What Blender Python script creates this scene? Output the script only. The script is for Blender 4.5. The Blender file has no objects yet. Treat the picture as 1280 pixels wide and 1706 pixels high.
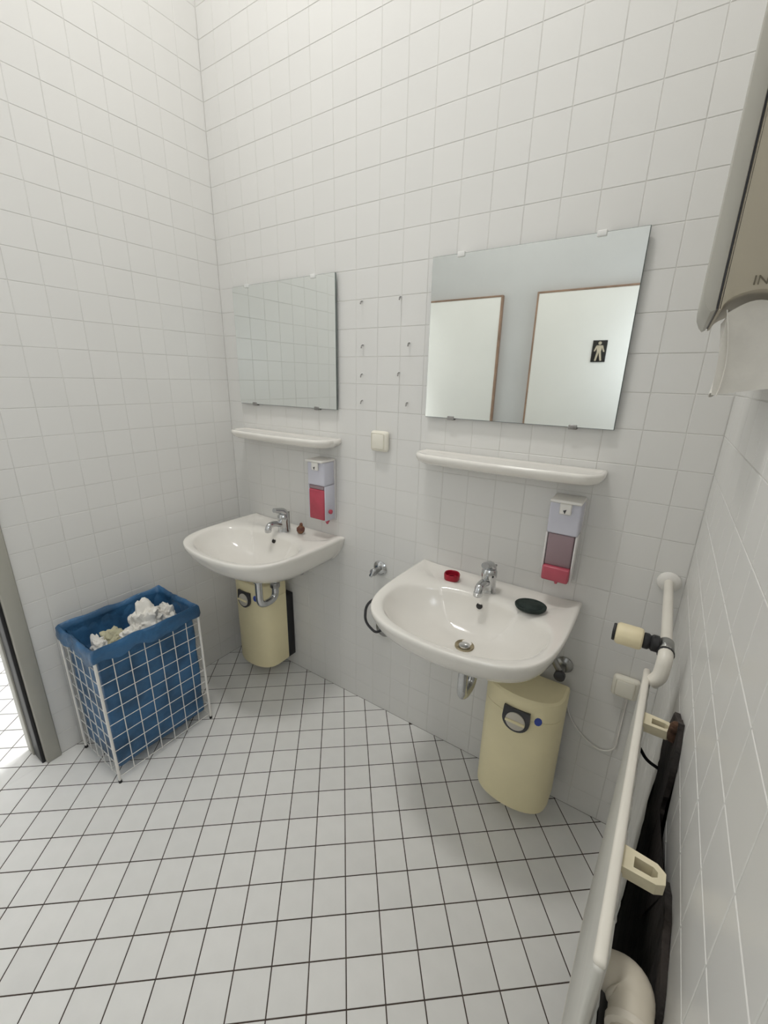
import bpy, bmesh, math, random
from mathutils import Vector, Matrix, noise
random.seed(7)
PI = math.pi
scene = bpy.context.scene
COL = scene.collection

# ------------------------------------------------------------------ camera
CAM = Vector((1.8538, -1.3833, 1.5164))
F_PX, YAW, PITCH, ROLL = 701.174, 0.5826, -0.3066, 0.0215
cy, sy, cp, sp = math.cos(YAW), math.sin(YAW), math.cos(PITCH), math.sin(PITCH)
FWD = Vector((-sy * cp, cy * cp, sp))
RT0 = Vector((cy, sy, 0)); UP0 = RT0.cross(FWD)
RT = RT0 * math.cos(ROLL) + UP0 * math.sin(ROLL)
UP = -RT0 * math.sin(ROLL) + UP0 * math.cos(ROLL)
cam_data = bpy.data.cameras.new('camera')
cam_data.sensor_fit = 'HORIZONTAL'; cam_data.sensor_width = 36.0
cam_data.lens = F_PX / 1280 * 36.0
cam_data.clip_start = 0.01
cam = bpy.data.objects.new('camera', cam_data)
m = Matrix((RT, UP, -FWD)).transposed().to_4x4(); m.translation = CAM
cam.matrix_world = m
COL.objects.link(cam); scene.camera = cam

# ------------------------------------------------------------------ world, lamps, exposure
world = bpy.data.worlds.new('world'); scene.world = world
world.use_nodes = True
world.node_tree.nodes['Background'].inputs[0].default_value = (0.8, 0.85, 1.0, 1)
world.node_tree.nodes['Background'].inputs[1].default_value = 0.3
vs = scene.view_settings
vs.view_transform = 'Standard'; vs.look = 'None'; vs.gamma = 1.0; vs.use_curve_mapping = False
vs.exposure = 0.0
scene.cycles.max_bounces = 10; scene.cycles.diffuse_bounces = 6; scene.cycles.glossy_bounces = 5
def area_light(name, loc, sx, sy_, power, col, rot=(0, 0, 0)):
    d = bpy.data.lights.new(name, 'AREA'); d.shape = 'RECTANGLE'; d.size = sx; d.size_y = sy_
    d.energy = power; d.color = col
    o = bpy.data.objects.new(name, d); o.location = loc; o.rotation_euler = rot; COL.objects.link(o)
    return o
LAMP = (0.92, -0.88, 3.90)
area_light('ceiling_lamp_light', (LAMP[0], LAMP[1], LAMP[2] - 0.062), 0.50, 0.26, 21.6, (1.0, 0.985, 0.955))
area_light('corridor_lamp_light', (-0.62, 0.10, 3.835), 0.5, 0.3, 78, (0.97, 0.98, 1.0))

area_light('window_fill_light', (1.965, -1.70, 1.72), 0.44, 0.90, 4.4, (0.86, 0.92, 1.0), (0, math.pi / 2, 0))   # unseen fill light, added to lift the floor and lower walls

# ------------------------------------------------------------------ helpers
def tag(o, label=None, cat=None, group=None, kind=None):
    if label: o['label'] = label
    if cat: o['category'] = cat
    if group: o['group'] = group
    if kind: o['kind'] = kind
    return o
def empty(name, loc, label, cat, group=None, rz=0.0):
    o = bpy.data.objects.new(name, None); o.empty_display_size = 0.05
    o.location = loc; o.rotation_euler = (0, 0, rz); COL.objects.link(o)
    return tag(o, label, cat, group)
def add(name, me, mat, parent=None, smooth=False):
    o = bpy.data.objects.new(name, me); COL.objects.link(o)
    if mat is not None and len(me.materials) == 0: me.materials.append(mat)
    if parent is not None: o.parent = parent
    if smooth:
        me.polygons.foreach_set('use_smooth', [True] * len(me.polygons))
    return o
def from_bm(bm, name='mesh'):
    bmesh.ops.recalc_face_normals(bm, faces=bm.faces)
    me = bpy.data.meshes.new(name); bm.to_mesh(me); bm.free(); return me
def autosmooth(o, ang=35):
    me = o.data
    me.polygons.foreach_set('use_smooth', [True] * len(me.polygons))
    bm = bmesh.new(); bm.from_mesh(me)
    for e in bm.edges:
        if len(e.link_faces) == 2 and e.calc_face_angle(0) > math.radians(ang): e.smooth = False
    bm.to_mesh(me); bm.free()
    return o
def box_bm(x0, x1, y0, y1, z0, z1, bev=0.0, seg=2, bm=None):
    new = bmesh.new()
    bmesh.ops.create_cube(new, size=1)
    for v in new.verts:
        v.co = Vector(((x0 + x1) / 2 + v.co.x * (x1 - x0), (y0 + y1) / 2 + v.co.y * (y1 - y0), (z0 + z1) / 2 + v.co.z * (z1 - z0)))
    if bev > 0:
        bmesh.ops.bevel(new, geom=list(new.edges), offset=bev, segments=seg, profile=0.5, affect='EDGES')
    if bm is None: return new
    me = bpy.data.meshes.new('t'); new.to_mesh(me); new.free(); bm.from_mesh(me); bpy.data.meshes.remove(me)
    return bm
def box(name, x0, x1, y0, y1, z0, z1, mat, parent=None, bev=0.0, seg=2):
    o = add(name, from_bm(box_bm(x0, x1, y0, y1, z0, z1, bev, seg)), mat, parent)
    if bev > 0: autosmooth(o, 50)
    return o
def tube_bm(path, rad, n=12, bm=None, caps=True):
    bm = bm or bmesh.new()
    pts = [Vector(p) for p in path]; k = len(pts)
    rr = rad if isinstance(rad, (list, tuple)) else [rad] * k
    t0 = (pts[1] - pts[0]).normalized()
    ref = Vector((0, 0, 1)) if abs(t0.z) < 0.9 else Vector((1, 0, 0))
    nrm = (ref - t0 * ref.dot(t0)).normalized()
    rings = []
    for i, p in enumerate(pts):
        t = (pts[min(i + 1, k - 1)] - pts[max(i - 1, 0)]).normalized()
        nrm = (nrm - t * nrm.dot(t)).normalized(); b = t.cross(nrm)
        rings.append([bm.verts.new(p + (nrm * math.cos(2 * PI * j / n) + b * math.sin(2 * PI * j / n)) * rr[i]) for j in range(n)])
    for a, b in zip(rings[:-1], rings[1:]):
        for j in range(n): bm.faces.new((a[j], a[(j + 1) % n], b[(j + 1) % n], b[j]))
    if caps:
        bm.faces.new(rings[0][::-1]); bm.faces.new(rings[-1])
    return bm
def tube(name, path, rad, mat, parent=None, n=12):
    return autosmooth(add(name, from_bm(tube_bm(path, rad, n)), mat, parent), 50)
def bend(pts, r, seg=6):
    """polyline with rounded corners"""
    pts = [Vector(p) for p in pts]; out = [pts[0]]
    for a, b, c in zip(pts[:-2], pts[1:-1], pts[2:]):
        d1 = (a - b).normalized(); d2 = (c - b).normalized()
        rr = min(r, (a - b).length * .49, (c - b).length * .49)
        p1 = b + d1 * rr; p2 = b + d2 * rr
        for i in range(seg + 1):
            t = i / seg
            out.append(p1 * (1 - t) ** 2 + b * 2 * t * (1 - t) + p2 * t * t)
    out.append(pts[-1]); return out
def lathe(name, prof, mat, parent=None, n=24, loc=(0, 0, 0), rot=(0, 0, 0)):
    """profile of (r, z), spun about local z"""
    bm = bmesh.new(); rings = []
    for r, z in prof:
        rings.append([bm.verts.new((max(r, 1e-5) * math.cos(2 * PI * j / n), max(r, 1e-5) * math.sin(2 * PI * j / n), z)) for j in range(n)])
    for a, b in zip(rings[:-1], rings[1:]):
        for j in range(n): bm.faces.new((a[j], a[(j + 1) % n], b[(j + 1) % n], b[j]))
    bm.faces.new(rings[0][::-1]); bm.faces.new(rings[-1])
    o = add(name, from_bm(bm), mat, parent); o.location = loc; o.rotation_euler = rot
    return autosmooth(o, 40)
def loft(rings, closed_ends=True):
    bm = bmesh.new(); R = [[bm.verts.new(p) for p in r] for r in rings]; n = len(R[0])
    for a, b in zip(R[:-1], R[1:]):
        for j in range(n): bm.faces.new((a[j], a[(j + 1) % n], b[(j + 1) % n], b[j]))
    if closed_ends:
        bm.faces.new(R[0][::-1]); bm.faces.new(R[-1])
    return bm
def prism_bm(poly, z0, z1, bm=None):
    bm = bm or bmesh.new()
    a = [bm.verts.new((x, y, z0)) for x, y in poly]; b = [bm.verts.new((x, y, z1)) for x, y in poly]
    n = len(poly)
    for i in range(n): bm.faces.new((a[i], a[(i + 1) % n], b[(i + 1) % n], b[i]))
    bm.faces.new(a[::-1]); bm.faces.new(b)
    return bm
def copy_tree(o, parent=None):
    c = o.copy(); COL.objects.link(c); c.parent = parent
    for ch in list(o.children): copy_tree(ch, c)
    return c

# ------------------------------------------------------------------ materials
def mat(name, col, rough=0.5, metal=0.0, bump=0.0, bscale=60.0, var=0.0, vscale=8.0, rand=0.0, alpha=1.0, trans=0.0, ior=1.45, emit=0.0, coat=0.0, col2=None):
    mt = bpy.data.materials.new(name); mt.use_nodes = True
    nt = mt.node_tree; N = nt.nodes; L = nt.links; p = N['Principled BSDF']
    p.inputs['Base Color'].default_value = (*col, 1); p.inputs['Roughness'].default_value = rough
    p.inputs['Metallic'].default_value = metal; p.inputs['IOR'].default_value = ior
    p.inputs['Alpha'].default_value = alpha
    p.inputs['Transmission Weight'].default_value = trans
    p.inputs['Coat Weight'].default_value = coat
    if emit > 0:
        p.inputs['Emission Color'].default_value = (*col, 1); p.inputs['Emission Strength'].default_value = emit
    tc = N.new('ShaderNodeTexCoord')
    src = None
    if var > 0 or col2:
        nz = N.new('ShaderNodeTexNoise'); nz.inputs['Scale'].default_value = vscale; nz.inputs['Detail'].default_value = 5
        L.new(tc.outputs['Object'], nz.inputs['Vector'])
        mx = N.new('ShaderNodeMix'); mx.data_type = 'RGBA'
        c2 = col2 or tuple(max(0, c * (1 - var)) for c in col)
        mx.inputs['A'].default_value = (*col, 1); mx.inputs['B'].default_value = (*c2, 1)
        rp = N.new('ShaderNodeValToRGB'); rp.color_ramp.elements[0].position = 0.38; rp.color_ramp.elements[1].position = 0.66
        L.new(nz.outputs['Fac'], rp.inputs['Fac']); L.new(rp.outputs['Color'], mx.inputs['Factor'])
        src = mx.outputs['Result']
    if rand > 0:
        oi = N.new('ShaderNodeObjectInfo')
        mr = N.new('ShaderNodeMapRange'); mr.inputs['To Min'].default_value = 1 - rand; mr.inputs['To Max'].default_value = 1 + rand
        L.new(oi.outputs['Random'], mr.inputs['Value'])
        hs = N.new('ShaderNodeHueSaturation')
        if src: L.new(src, hs.inputs['Color'])
        else: hs.inputs['Color'].default_value = (*col, 1)
        L.new(mr.outputs['Result'], hs.inputs['Value']); src = hs.outputs['Color']
    if src: L.new(src, p.inputs['Base Color'])
    if bump > 0:
        nb = N.new('ShaderNodeTexNoise'); nb.inputs['Scale'].default_value = bscale; nb.inputs['Detail'].default_value = 3
        L.new(tc.outputs['Object'], nb.inputs['Vector'])
        b = N.new('ShaderNodeBump'); b.inputs['Strength'].default_value = bump; b.inputs['Distance'].default_value = 0.004
        L.new(nb.outputs['Fac'], b.inputs['Height']); L.new(b.outputs['Normal'], p.inputs['Normal'])
    return mt
M = {
    'tile': mat('glazed_wall_tile', (0.735, 0.728, 0.706), 0.30, bump=0.05, bscale=14, rand=0.009),
    'grout': mat('wall_grout', (0.715, 0.705, 0.675), 0.85, var=0.14, vscale=6, bump=0.3, bscale=300),
    'ftile': mat('floor_tile_ceramic', (0.80, 0.795, 0.775), 0.38, bump=0.06, bscale=30, var=0.05, vscale=9, rand=0.03),
    'fgrout': mat('dark_floor_grout', (0.075, 0.055, 0.045), 0.9, var=0.3, vscale=12, bump=0.4, bscale=400),
    'paint': mat('grey_wall_paint', (0.60, 0.605, 0.60), 0.7, bump=0.05, bscale=120, var=0.04, vscale=3),
    'white_paint': mat('white_wall_paint', (0.86, 0.86, 0.85), 0.7, bump=0.05, bscale=120, var=0.03, vscale=3),
    'ceramic': mat('white_ceramic', (0.82, 0.795, 0.745), 0.12, var=0.03, vscale=5, coat=0.3),
    'chrome': mat('chrome', (0.62, 0.63, 0.64), 0.12, 1.0, var=0.15, vscale=30),
    'chrome_dull': mat('dull_chrome', (0.42, 0.42, 0.41), 0.3, 1.0, var=0.35, vscale=25),
    'mirror': mat('mirror_glass', (0.86, 0.89, 0.875), 0.015, 1.0, var=0.02, vscale=3),
    'mirror_edge': mat('mirror_edge', (0.16, 0.19, 0.18), 0.3, var=0.2, vscale=20),
    'clip': mat('clip_plastic', (0.80, 0.80, 0.78), 0.3, var=0.05),
    'cream': mat('cream_plastic', (0.84, 0.81, 0.71), 0.4, var=0.05, vscale=10),
    'bin': mat('beige_bin_plastic', (0.86, 0.775, 0.50), 0.45, var=0.05, vscale=6, bump=0.05, bscale=200),
    'black': mat('black_plastic', (0.018, 0.018, 0.02), 0.45, var=0.3, vscale=20),
    'dark': mat('dark_grey_plastic', (0.055, 0.055, 0.06), 0.4, var=0.3, vscale=20),
    'bin_disc': mat('pale_lock_disc', (0.62, 0.58, 0.50), 0.4, var=0.1),
    'sticker': mat('blue_sticker', (0.05, 0.09, 0.42), 0.5, var=0.2, vscale=60),
    'white_metal': mat('white_coated_wire', (0.82, 0.80, 0.76), 0.35, var=0.05, vscale=30),
    'bag': mat('blue_plastic_bag', (0.042, 0.138, 0.285), 0.32, var=0.5, vscale=9, bump=0.9, bscale=40),
    'paper': mat('white_paper_towel', (0.80, 0.775, 0.72), 0.9, bump=0.4, bscale=70, var=0.1, vscale=20),
    'paper_old': mat('yellowed_paper', (0.55, 0.52, 0.36), 0.9, bump=0.5, bscale=70, var=0.25, vscale=20),
    'soap_case': mat('lavender_white_plastic', (0.62, 0.62, 0.70), 0.3, var=0.04),
    'soap_top': mat('white_plastic', (0.84, 0.82, 0.78), 0.3, var=0.04),
    'soap_window': mat('smoky_mauve_plastic', (0.30, 0.215, 0.235), 0.25, var=0.06),
    'soap_pink': mat('pink_liquid_soap', (0.52, 0.10, 0.14), 0.25, var=0.15, vscale=12),
    'soap_red': mat('red_pink_liquid_soap', (0.52, 0.075, 0.115), 0.22, var=0.2, vscale=14),
    'soap_clear': mat('clear_plastic_edge', (0.72, 0.70, 0.69), 0.2, var=0.05),
    'red': mat('red_plastic', (0.40, 0.015, 0.035), 0.35, var=0.2, vscale=40),
    'green_dish': mat('dark_green_sponge', (0.022, 0.035, 0.03), 0.8, bump=0.6, bscale=150, var=0.3, vscale=60),
    'brown_soap': mat('brown_red_soap', (0.10, 0.03, 0.03), 0.5, var=0.4, vscale=60, col2=(0.25, 0.12, 0.05)),
    'rad': mat('cream_white_radiator_enamel', (0.78, 0.745, 0.67), 0.38, var=0.05, vscale=10),
    'rad_shaded': mat('shaded_radiator_enamel', (0.62, 0.61, 0.565), 0.45, var=0.05, vscale=10),  # same enamel, darkened to put the panel face in shade
    'bracket': mat('yellowed_bracket', (0.76, 0.69, 0.50), 0.45, var=0.12, vscale=30),
    'head': mat('yellowed_thermostat', (0.76, 0.67, 0.45), 0.45, var=0.06, vscale=30, bump=0.1),
    'pipe_old': mat('worn_white_pipe_paint', (0.78, 0.73, 0.64), 0.5, vscale=16, col2=(0.72, 0.66, 0.55)),
    'pipe_peel': mat('peeling_pipe_paint', (0.74, 0.69, 0.58), 0.6, vscale=9, col2=(0.14, 0.12, 0.09), bump=0.3),
    'black_rough': mat('rough_black_wall', (0.020, 0.018, 0.017), 0.95, bump=1.0, bscale=60, vscale=11, col2=(0.055, 0.045, 0.04)),
    'rust': mat('rust_brown', (0.10, 0.05, 0.028), 0.9, bump=0.8, bscale=80, var=0.5, vscale=30),
    'jamb': mat('beige_grey_door_frame', (0.42, 0.41, 0.36), 0.4, var=0.06, vscale=5),
    'door': mat('white_door_laminate', (0.80, 0.80, 0.76), 0.35, var=0.03, vscale=3),
    'brown': mat('brown_door_edge', (0.34, 0.22, 0.15), 0.5, var=0.3, vscale=12),
    'disp': mat('beige_grey_dispenser', (0.45, 0.405, 0.315), 0.45, var=0.06, vscale=8, bump=0.05, bscale=200),
    'disp_rim': mat('grey_dispenser_cover', (0.44, 0.425, 0.375), 0.4, var=0.05, vscale=8),
    'ink': mat('brown_grey_print', (0.16, 0.14, 0.10), 0.7, var=0.2, vscale=60),
    'sign_black': mat('black_sign', (0.015, 0.014, 0.012), 0.4, var=0.2, vscale=30),
    'sign_gold': mat('pale_gold_figure', (0.60, 0.53, 0.40), 0.4, var=0.15, vscale=30),
    'lamp': mat('lamp_diffuser', (1.0, 0.97, 0.92), 0.5, emit=4.0, var=0.01),
    'fill_glass': mat('glowing_fill_glass', (0.86, 0.92, 1.0), 0.5, emit=1.2, var=0.02),  # glow of the added window, there to brighten the room
    'screw': mat('grey_screw', (0.35, 0.34, 0.33), 0.4, 0.8, var=0.3, vscale=60),
    'drain_stain': mat('stained_brass_ring', (0.45, 0.38, 0.25), 0.4, 0.6, var=0.4, vscale=40),
    'hole': mat('dark_hole', (0.02, 0.018, 0.016), 0.6, var=0.2),
}

# ------------------------------------------------------------------ room shell
W, DEPTH, H = 1.977, 1.97, 4.0
REC = 0.0009                                     # grout recess
Z0 = 0.0945
def project(P):
    d = Vector(P) - CAM; c = d.dot(FWD)
    if c < 0.05: return None
    return 640 + F_PX * d.dot(RT) / c, 853 - F_PX * d.dot(UP) / c, c
def struct(o): return tag(o, kind='structure')
TILE_CACHE = {}
def tile_geo(poly, bev=0.0008, depth=0.0016):
    """bevelled tile from an outline, face at local z = 0"""
    n = len(poly); cx = sum(p[0] for p in poly) / n; cyy = sum(p[1] for p in poly) / n
    def inset(p):
        dx, dy = cx - p[0], cyy - p[1]; l = math.hypot(dx, dy) or 1
        k = min(bev * 1.4, l * .5); return p[0] + dx / l * k, p[1] + dy / l * k
    top = [(*inset(p), 0.0) for p in poly]; mid = [(p[0], p[1], -bev * .8) for p in poly]; bot = [(p[0], p[1], -depth) for p in poly]
    V = top + mid + bot; Fc = [tuple(range(n))]
    for a, b in ((0, n), (n, 2 * n)):
        for i in range(n): Fc.append((a + i, b + i, b + (i + 1) % n, a + (i + 1) % n))
    return V, Fc
def tile_mesh(key, poly, mtl):
    if key in TILE_CACHE: return TILE_CACHE[key]
    V, Fc = tile_geo(poly); me = bpy.data.meshes.new('tile'); me.from_pydata(V, [], Fc); me.materials.append(mtl)
    TILE_CACHE[key] = me; return me
def lay_tiles(parent, tiles, mtl, limit=300, jitter=0.0009):
    """tiles: list of (key or None, local polygon, matrix, score). The best `limit` become objects, the rest one field."""
    tiles.sort(key=lambda t: -t[3])
    V, Fc = [], []
    for i, (key, poly, mw, score) in enumerate(tiles):
        if i < limit and score > 0:
            me = tile_mesh(key, poly, mtl) if key else None
            if me is None:
                v, f = tile_geo(poly); me = bpy.data.meshes.new('tile'); me.from_pydata(v, [], f); me.materials.append(mtl)
            o = bpy.data.objects.new('tile', me); COL.objects.link(o); o.parent = parent
            j = Matrix.Rotation(random.gauss(0, jitter), 4, 'X') @ Matrix.Rotation(random.gauss(0, jitter), 4, 'Y')
            o.matrix_local = mw @ j
        else:
            v, f = tile_geo(poly); b = len(V)
            V += [tuple(mw @ Vector(p)) for p in v]; Fc += [tuple(b + k for k in q) for q in f]
    if V:
        me = bpy.data.meshes.new('tile_field'); me.from_pydata(V, [], Fc); me.materials.append(mtl)
        o = add('tile_field', me, mtl, parent); o['kind'] = 'stuff'
def area_score(mw, poly):
    ps = [project(mw @ Vector((x, y, 0))) for x, y in poly]
    if any(p is None for p in ps): return 0.0
    xs = [p[0] for p in ps]; ys = [p[1] for p in ps]
    if max(xs) < 0 or min(xs) > 1280 or max(ys) < 0 or min(ys) > 1706: return 0.0
    a = 0
    for i in range(len(ps)):
        x1, y1, _ = ps[i]; x2, y2, _ = ps[(i + 1) % len(ps)]; a += x1 * y2 - x2 * y1
    return abs(a) / 2
def wall_tiles(parent, rot, origin, length, u_lines, z_top, hide=()):
    """grid on a wall: u along local x from 0..length, v = height"""
    zs = [0.0] + [Z0 + .1 * k for k in range(60) if Z0 + .1 * k < z_top - .01] + [z_top]
    g = 0.0011; tiles = []
    base = Matrix.Translation(origin) @ rot
    for a, b in zip(u_lines[:-1], u_lines[1:]):
        for c, d in zip(zs[:-1], zs[1:]):
            w, h = (b - a) / 2 - g, (d - c) / 2 - g
            if w < .004 or h < .004: continue
            poly = [(-w, -h), (w, -h), (w, h), (-w, h)]
            mw = base @ Matrix.Translation(((a + b) / 2, (c + d) / 2, 0))
            s = area_score(mw, poly)
            for (h0, h1, k0, k1) in hide:
                if a > h0 - .01 and b < h1 + .01 and c > k0 - .01 and d < k1 + .01: s = 0
            tiles.append((('w', round(w, 4), round(h, 4)), poly, mw, s))
    lay_tiles(parent, tiles, M['tile'])

RX = Matrix.Rotation(PI / 2, 4, 'X')
wall_back = struct(box('wall_back', 0.0, W + .12, REC, .14, 0, H, M['grout']))
wall_tiles(wall_back, RX, (0, 0, 0), W, [0.0] + [.0975 + .1 * k for k in range(19)] + [W], H,
           hide=((.11, .72, 1.39, 1.9), (1.12, 1.73, 1.39, 1.9)))
JY = -0.975                                       # where the left wall stops at the doorway
wall_left = struct(box('wall_left', -.12, -REC, JY, .14, 0, H, M['grout']))
wall_tiles(wall_left, Matrix.Rotation(PI / 2, 4, 'Z') @ RX, (0, JY, 0), -JY, [0.0] + [-JY - .1 * k for k in range(9, -1, -1)], H)
wall_right = struct(box('wall_right', W + REC, W + .12, -DEPTH, REC, 0, H, M['grout']))
wall_tiles(wall_right, Matrix.Rotation(-PI / 2, 4, 'Z') @ RX, (W, 0, 0), DEPTH, [.1 * k for k in range(20)] + [DEPTH], H)
struct(box('wall_front', -2.0, W + .12, -DEPTH - .12, -DEPTH, 0, H, M['paint']))
struct(box('wall_lintel', -.12, -REC, -DEPTH, JY, 2.12, H, M['white_paint']))
struct(box('wall_corridor', -2.12, -2.0, -DEPTH - .12, 1.4, 0, H, M['white_paint']))
struct(box('wall_corridor_end', -2.0, -.12, 1.4, 1.52, 0, H, M['white_paint']))
struct(box('wall_corridor_side', -.12, 0.0, .14, 1.4, 0, H, M['white_paint']))
struct(box('ceiling', -2.12, W + .12, -DEPTH - .12, 1.52, H, H + .1, M['white_paint']))

# floor: diagonal grid of 10 cm tiles
TH = 0.6847; FO = Vector((1.1973, -0.5838))
floor = struct(box('floor', -2.0, W + .12, -DEPTH - .12, 1.4, -.08, -REC, M['fgrout']))
def clip_poly(poly, n, d):
    out = []
    for i in range(len(poly)):
        a, b = poly[i], poly[(i + 1) % len(poly)]
        da = a[0] * n[0] + a[1] * n[1] - d; db = b[0] * n[0] + b[1] * n[1] - d
        if da >= 0: out.append(a)
        if da * db < 0:
            t = da / (da - db); out.append((a[0] + (b[0] - a[0]) * t, a[1] + (b[1] - a[1]) * t))
    return out
def lay_floor():
    e1 = Vector((math.cos(TH), math.sin(TH))); e2 = Vector((-e1.y, e1.x)); s = .0998; g = .0016
    Rz = Matrix.Rotation(TH, 4, 'Z'); tiles = []
    full = [(-s / 2 + g, -s / 2 + g), (s / 2 - g, -s / 2 + g), (s / 2 - g, s / 2 - g), (-s / 2 + g, s / 2 - g)]
    def to_world(c, p): return (c.x + e1.x * p[0] + e2.x * p[1], c.y + e1.y * p[0] + e2.y * p[1])
    # two areas: this room, and the corridor behind the left wall
    regions = [((1, 0, 0.0), (-1, 0, -W), (0, -1, 0.0), (0, 1, -DEPTH)),
               ((1, 0, -1.95), (-1, 0, .12), (0, -1, -1.35), (0, 1, -DEPTH)),
               ((1, 0, -.12), (-1, 0, 0), (0, -1, -JY), (0, 1, -DEPTH))]
    for i in range(-45, 45):
        for j in range(-45, 45):
            c = FO + e1 * s * (i + .5) + e2 * s * (j + .5)
            if not (-2.1 < c.x < 2.1 and -2.1 < c.y < 1.5): continue
            wp = [to_world(c, p) for p in full]
            for rg in regions:
                poly = wp
                for nx, ny, d in rg:
                    poly = clip_poly(poly, (nx, ny), d)
                    if len(poly) < 3: break
                if len(poly) < 3: continue
                ar = abs(sum(poly[k][0] * poly[(k + 1) % len(poly)][1] - poly[(k + 1) % len(poly)][0] * poly[k][1] for k in range(len(poly)))) / 2
                if ar < 4e-5: continue
                if len(poly) == 4 and ar > .0099 * .93:
                    mw = Matrix.Translation((c.x, c.y, 0)) @ Rz
                    tiles.append((('f',), full, mw, area_score(mw, full)))
                else:
                    cx = sum(p[0] for p in poly) / len(poly); cyy = sum(p[1] for p in poly) / len(poly)
                    lp = [(p[0] - cx, p[1] - cyy) for p in poly]
                    mw = Matrix.Translation((cx, cyy, 0)); tiles.append((None, lp, mw, area_score(mw, lp)))
    lay_tiles(floor, tiles, M['ftile'], jitter=0.0012)
lay_floor()

# door frame at the doorway in the left wall
door_1 = bpy.data.objects.new('door_1', None); COL.objects.link(door_1); struct(door_1)
door_1.location = (-.06, JY, 0)
box('jamb', -.075, .072, -.052, -.001, 0, 2.12, M['jamb'], door_1, .004)
box('rubber_seal', -.02, .055, -.064, -.052, 0, 2.10, M['black'], door_1, .002)
box('rebate_strip', -.075, -.02, -.070, -.052, 0, 2.10, M['jamb'], door_1, .003)

# added, unseen window in the right wall behind the camera, carrying the fill light
fill_window_1 = bpy.data.objects.new('fill_window_1', None); COL.objects.link(fill_window_1); struct(fill_window_1)
fill_window_1.location = (W, -1.70, 1.27)
for y0, y1, z0, z1 in ((-.25, -.22, -.03, .93), (.22, .25, -.03, .93), (-.22, .22, -.03, 0), (-.22, .22, .90, .93)):
    box('fill_window_frame', -.030, -.001, y0, y1, z0, z1, M['door'], fill_window_1, .004)
box('pane', -.008, -.002, -.22, .22, 0, .90, M['fill_glass'], fill_window_1)
box('fill_sill', -.060, -.001, -.27, .27, -.055, -.031, M['door'], fill_window_1, .005)

# cubicle doors on the wall behind the camera (seen in the mirror)
def cubicle_door(name, x0, x1):
    d = bpy.data.objects.new(name, None); COL.objects.link(d); struct(d); d.location = (x0, -DEPTH, 0)
    w = x1 - x0
    box('door_leaf', .012, w - .012, .001, .036, .05, 2.10, M['door'], d, .002)
    for a, b in ((0, .012), (w - .012, w)): box('edge_strip', a, b, .001, .038, .05, 2.112, M['brown'], d, .001)
    box('edge_strip', .012, w - .012, .001, .038, 2.10, 2.112, M['brown'], d, .001)
    lathe('door_knob', [(.008, 0), (.008, .03), (.022, .036), (.024, .05), (.018, .06), (.002, .062)], M['chrome'], d, 16, (w - .07, .036, 1.02), (-PI / 2, 0, 0))
    return d
cubicle_door('door_2', -.085, .685)
cubicle_door('door_3', .93, 1.70)

# ------------------------------------------------------------------ wash basins
OUT = [(.295, 0), (.298, -.15), (.294, -.29), (.280, -.375), (.250, -.435), (.200, -.474), (.130, -.497), (.06, -.507), (0, -.510)]
def outline_pts():
    half = OUT; full = [(x, y) for x, y in half] + [(-x, y) for x, y in half[-2::-1]]
    # Chaikin on the curved front
    body = full
    for _ in range(2):
        nb = [body[0]]
        for a, b in zip(body[:-1], body[1:]):
            nb.append((a[0] * .75 + b[0] * .25, a[1] * .75 + b[1] * .25)); nb.append((a[0] * .25 + b[0] * .75, a[1] * .25 + b[1] * .75))
        nb.append(body[-1]); body = nb
    return body
def ray_hit(poly, c, ang):
    d = (math.cos(ang), math.sin(ang)); best = None
    for i in range(len(poly)):
        a, b = poly[i], poly[(i + 1) % len(poly)]
        ex, ey = b[0] - a[0], b[1] - a[1]; den = d[0] * ey - d[1] * ex
        if abs(den) < 1e-12: continue
        t = ((a[0] - c[0]) * ey - (a[1] - c[1]) * ex) / den; s = ((a[0] - c[0]) * d[1] - (a[1] - c[1]) * d[0]) / den
        if t > 0 and -1e-9 <= s <= 1 + 1e-9 and (best is None or t > best): best = t
    return c[0] + d[0] * best, c[1] + d[1] * best
def basin_mesh():
    poly = outline_pts(); c = (0, -.295); n = 96
    ac = math.atan2(-c[1], .295)
    angs = sorted([2 * PI * i / n for i in range(n)] + [ac, PI - ac])
    O = [ray_hit(poly, c, a) for a in angs]
    B = []
    for a in angs:
        ca, sa = math.cos(a), math.sin(a); e = 2.35; ry = .148 if sa > 0 else .178
        r = (abs(ca / .252) ** e + abs(sa / ry) ** e) ** (-1 / e); B.append((c[0] + ca * r, c[1] + sa * r))
    rings = []
    def under(k, z, kb=None): rings.append([(x * k, y * (kb or k) - .0, z) for x, y in O])
    under(.10, .655); under(.38, .672); under(.64, .694); under(.80, .718); under(.885, .744); under(.930, .764); under(.960, .784); under(.982, .805); under(.996, .820); under(1.0, .827)
    def top(s, z, dip=0.0):
        r = []
        for (ox, oy), (bx, by) in zip(O, B):
            x = ox + (bx - ox) * s; y = oy + (by - oy) * s
            w = max(0.0, min(1.0, (y + .125) / .03)) * max(0.0, min(1.0, (.262 - abs(x)) / .02))
            w = w * w * (3 - 2 * w)
            r.append((x, y, z - dip * w))
        rings.append(r)
    top(.012, .833, .004); top(.05, .8375, .012); top(.12, .8385, .015); top(.3, .838, .015); top(.6, .836, .014); top(.80, .833, .006); top(.92, .829, 0); top(1.0, .822)
    dc = (0.005, -.262)
    def bowl(k, z):
        rings.append([(dc[0] + (bx - dc[0]) * k, dc[1] + (by - dc[1]) * k, z) for bx, by in B])
    for k, z in ((.975, .812), (.94, .797), (.89, .780), (.82, .762), (.72, .744), (.60, .729), (.46, .717), (.30, .7075), (.17, .702), (.10, .6985)): bowl(k, z)
    me = from_bm(loft(rings)); return me
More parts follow.
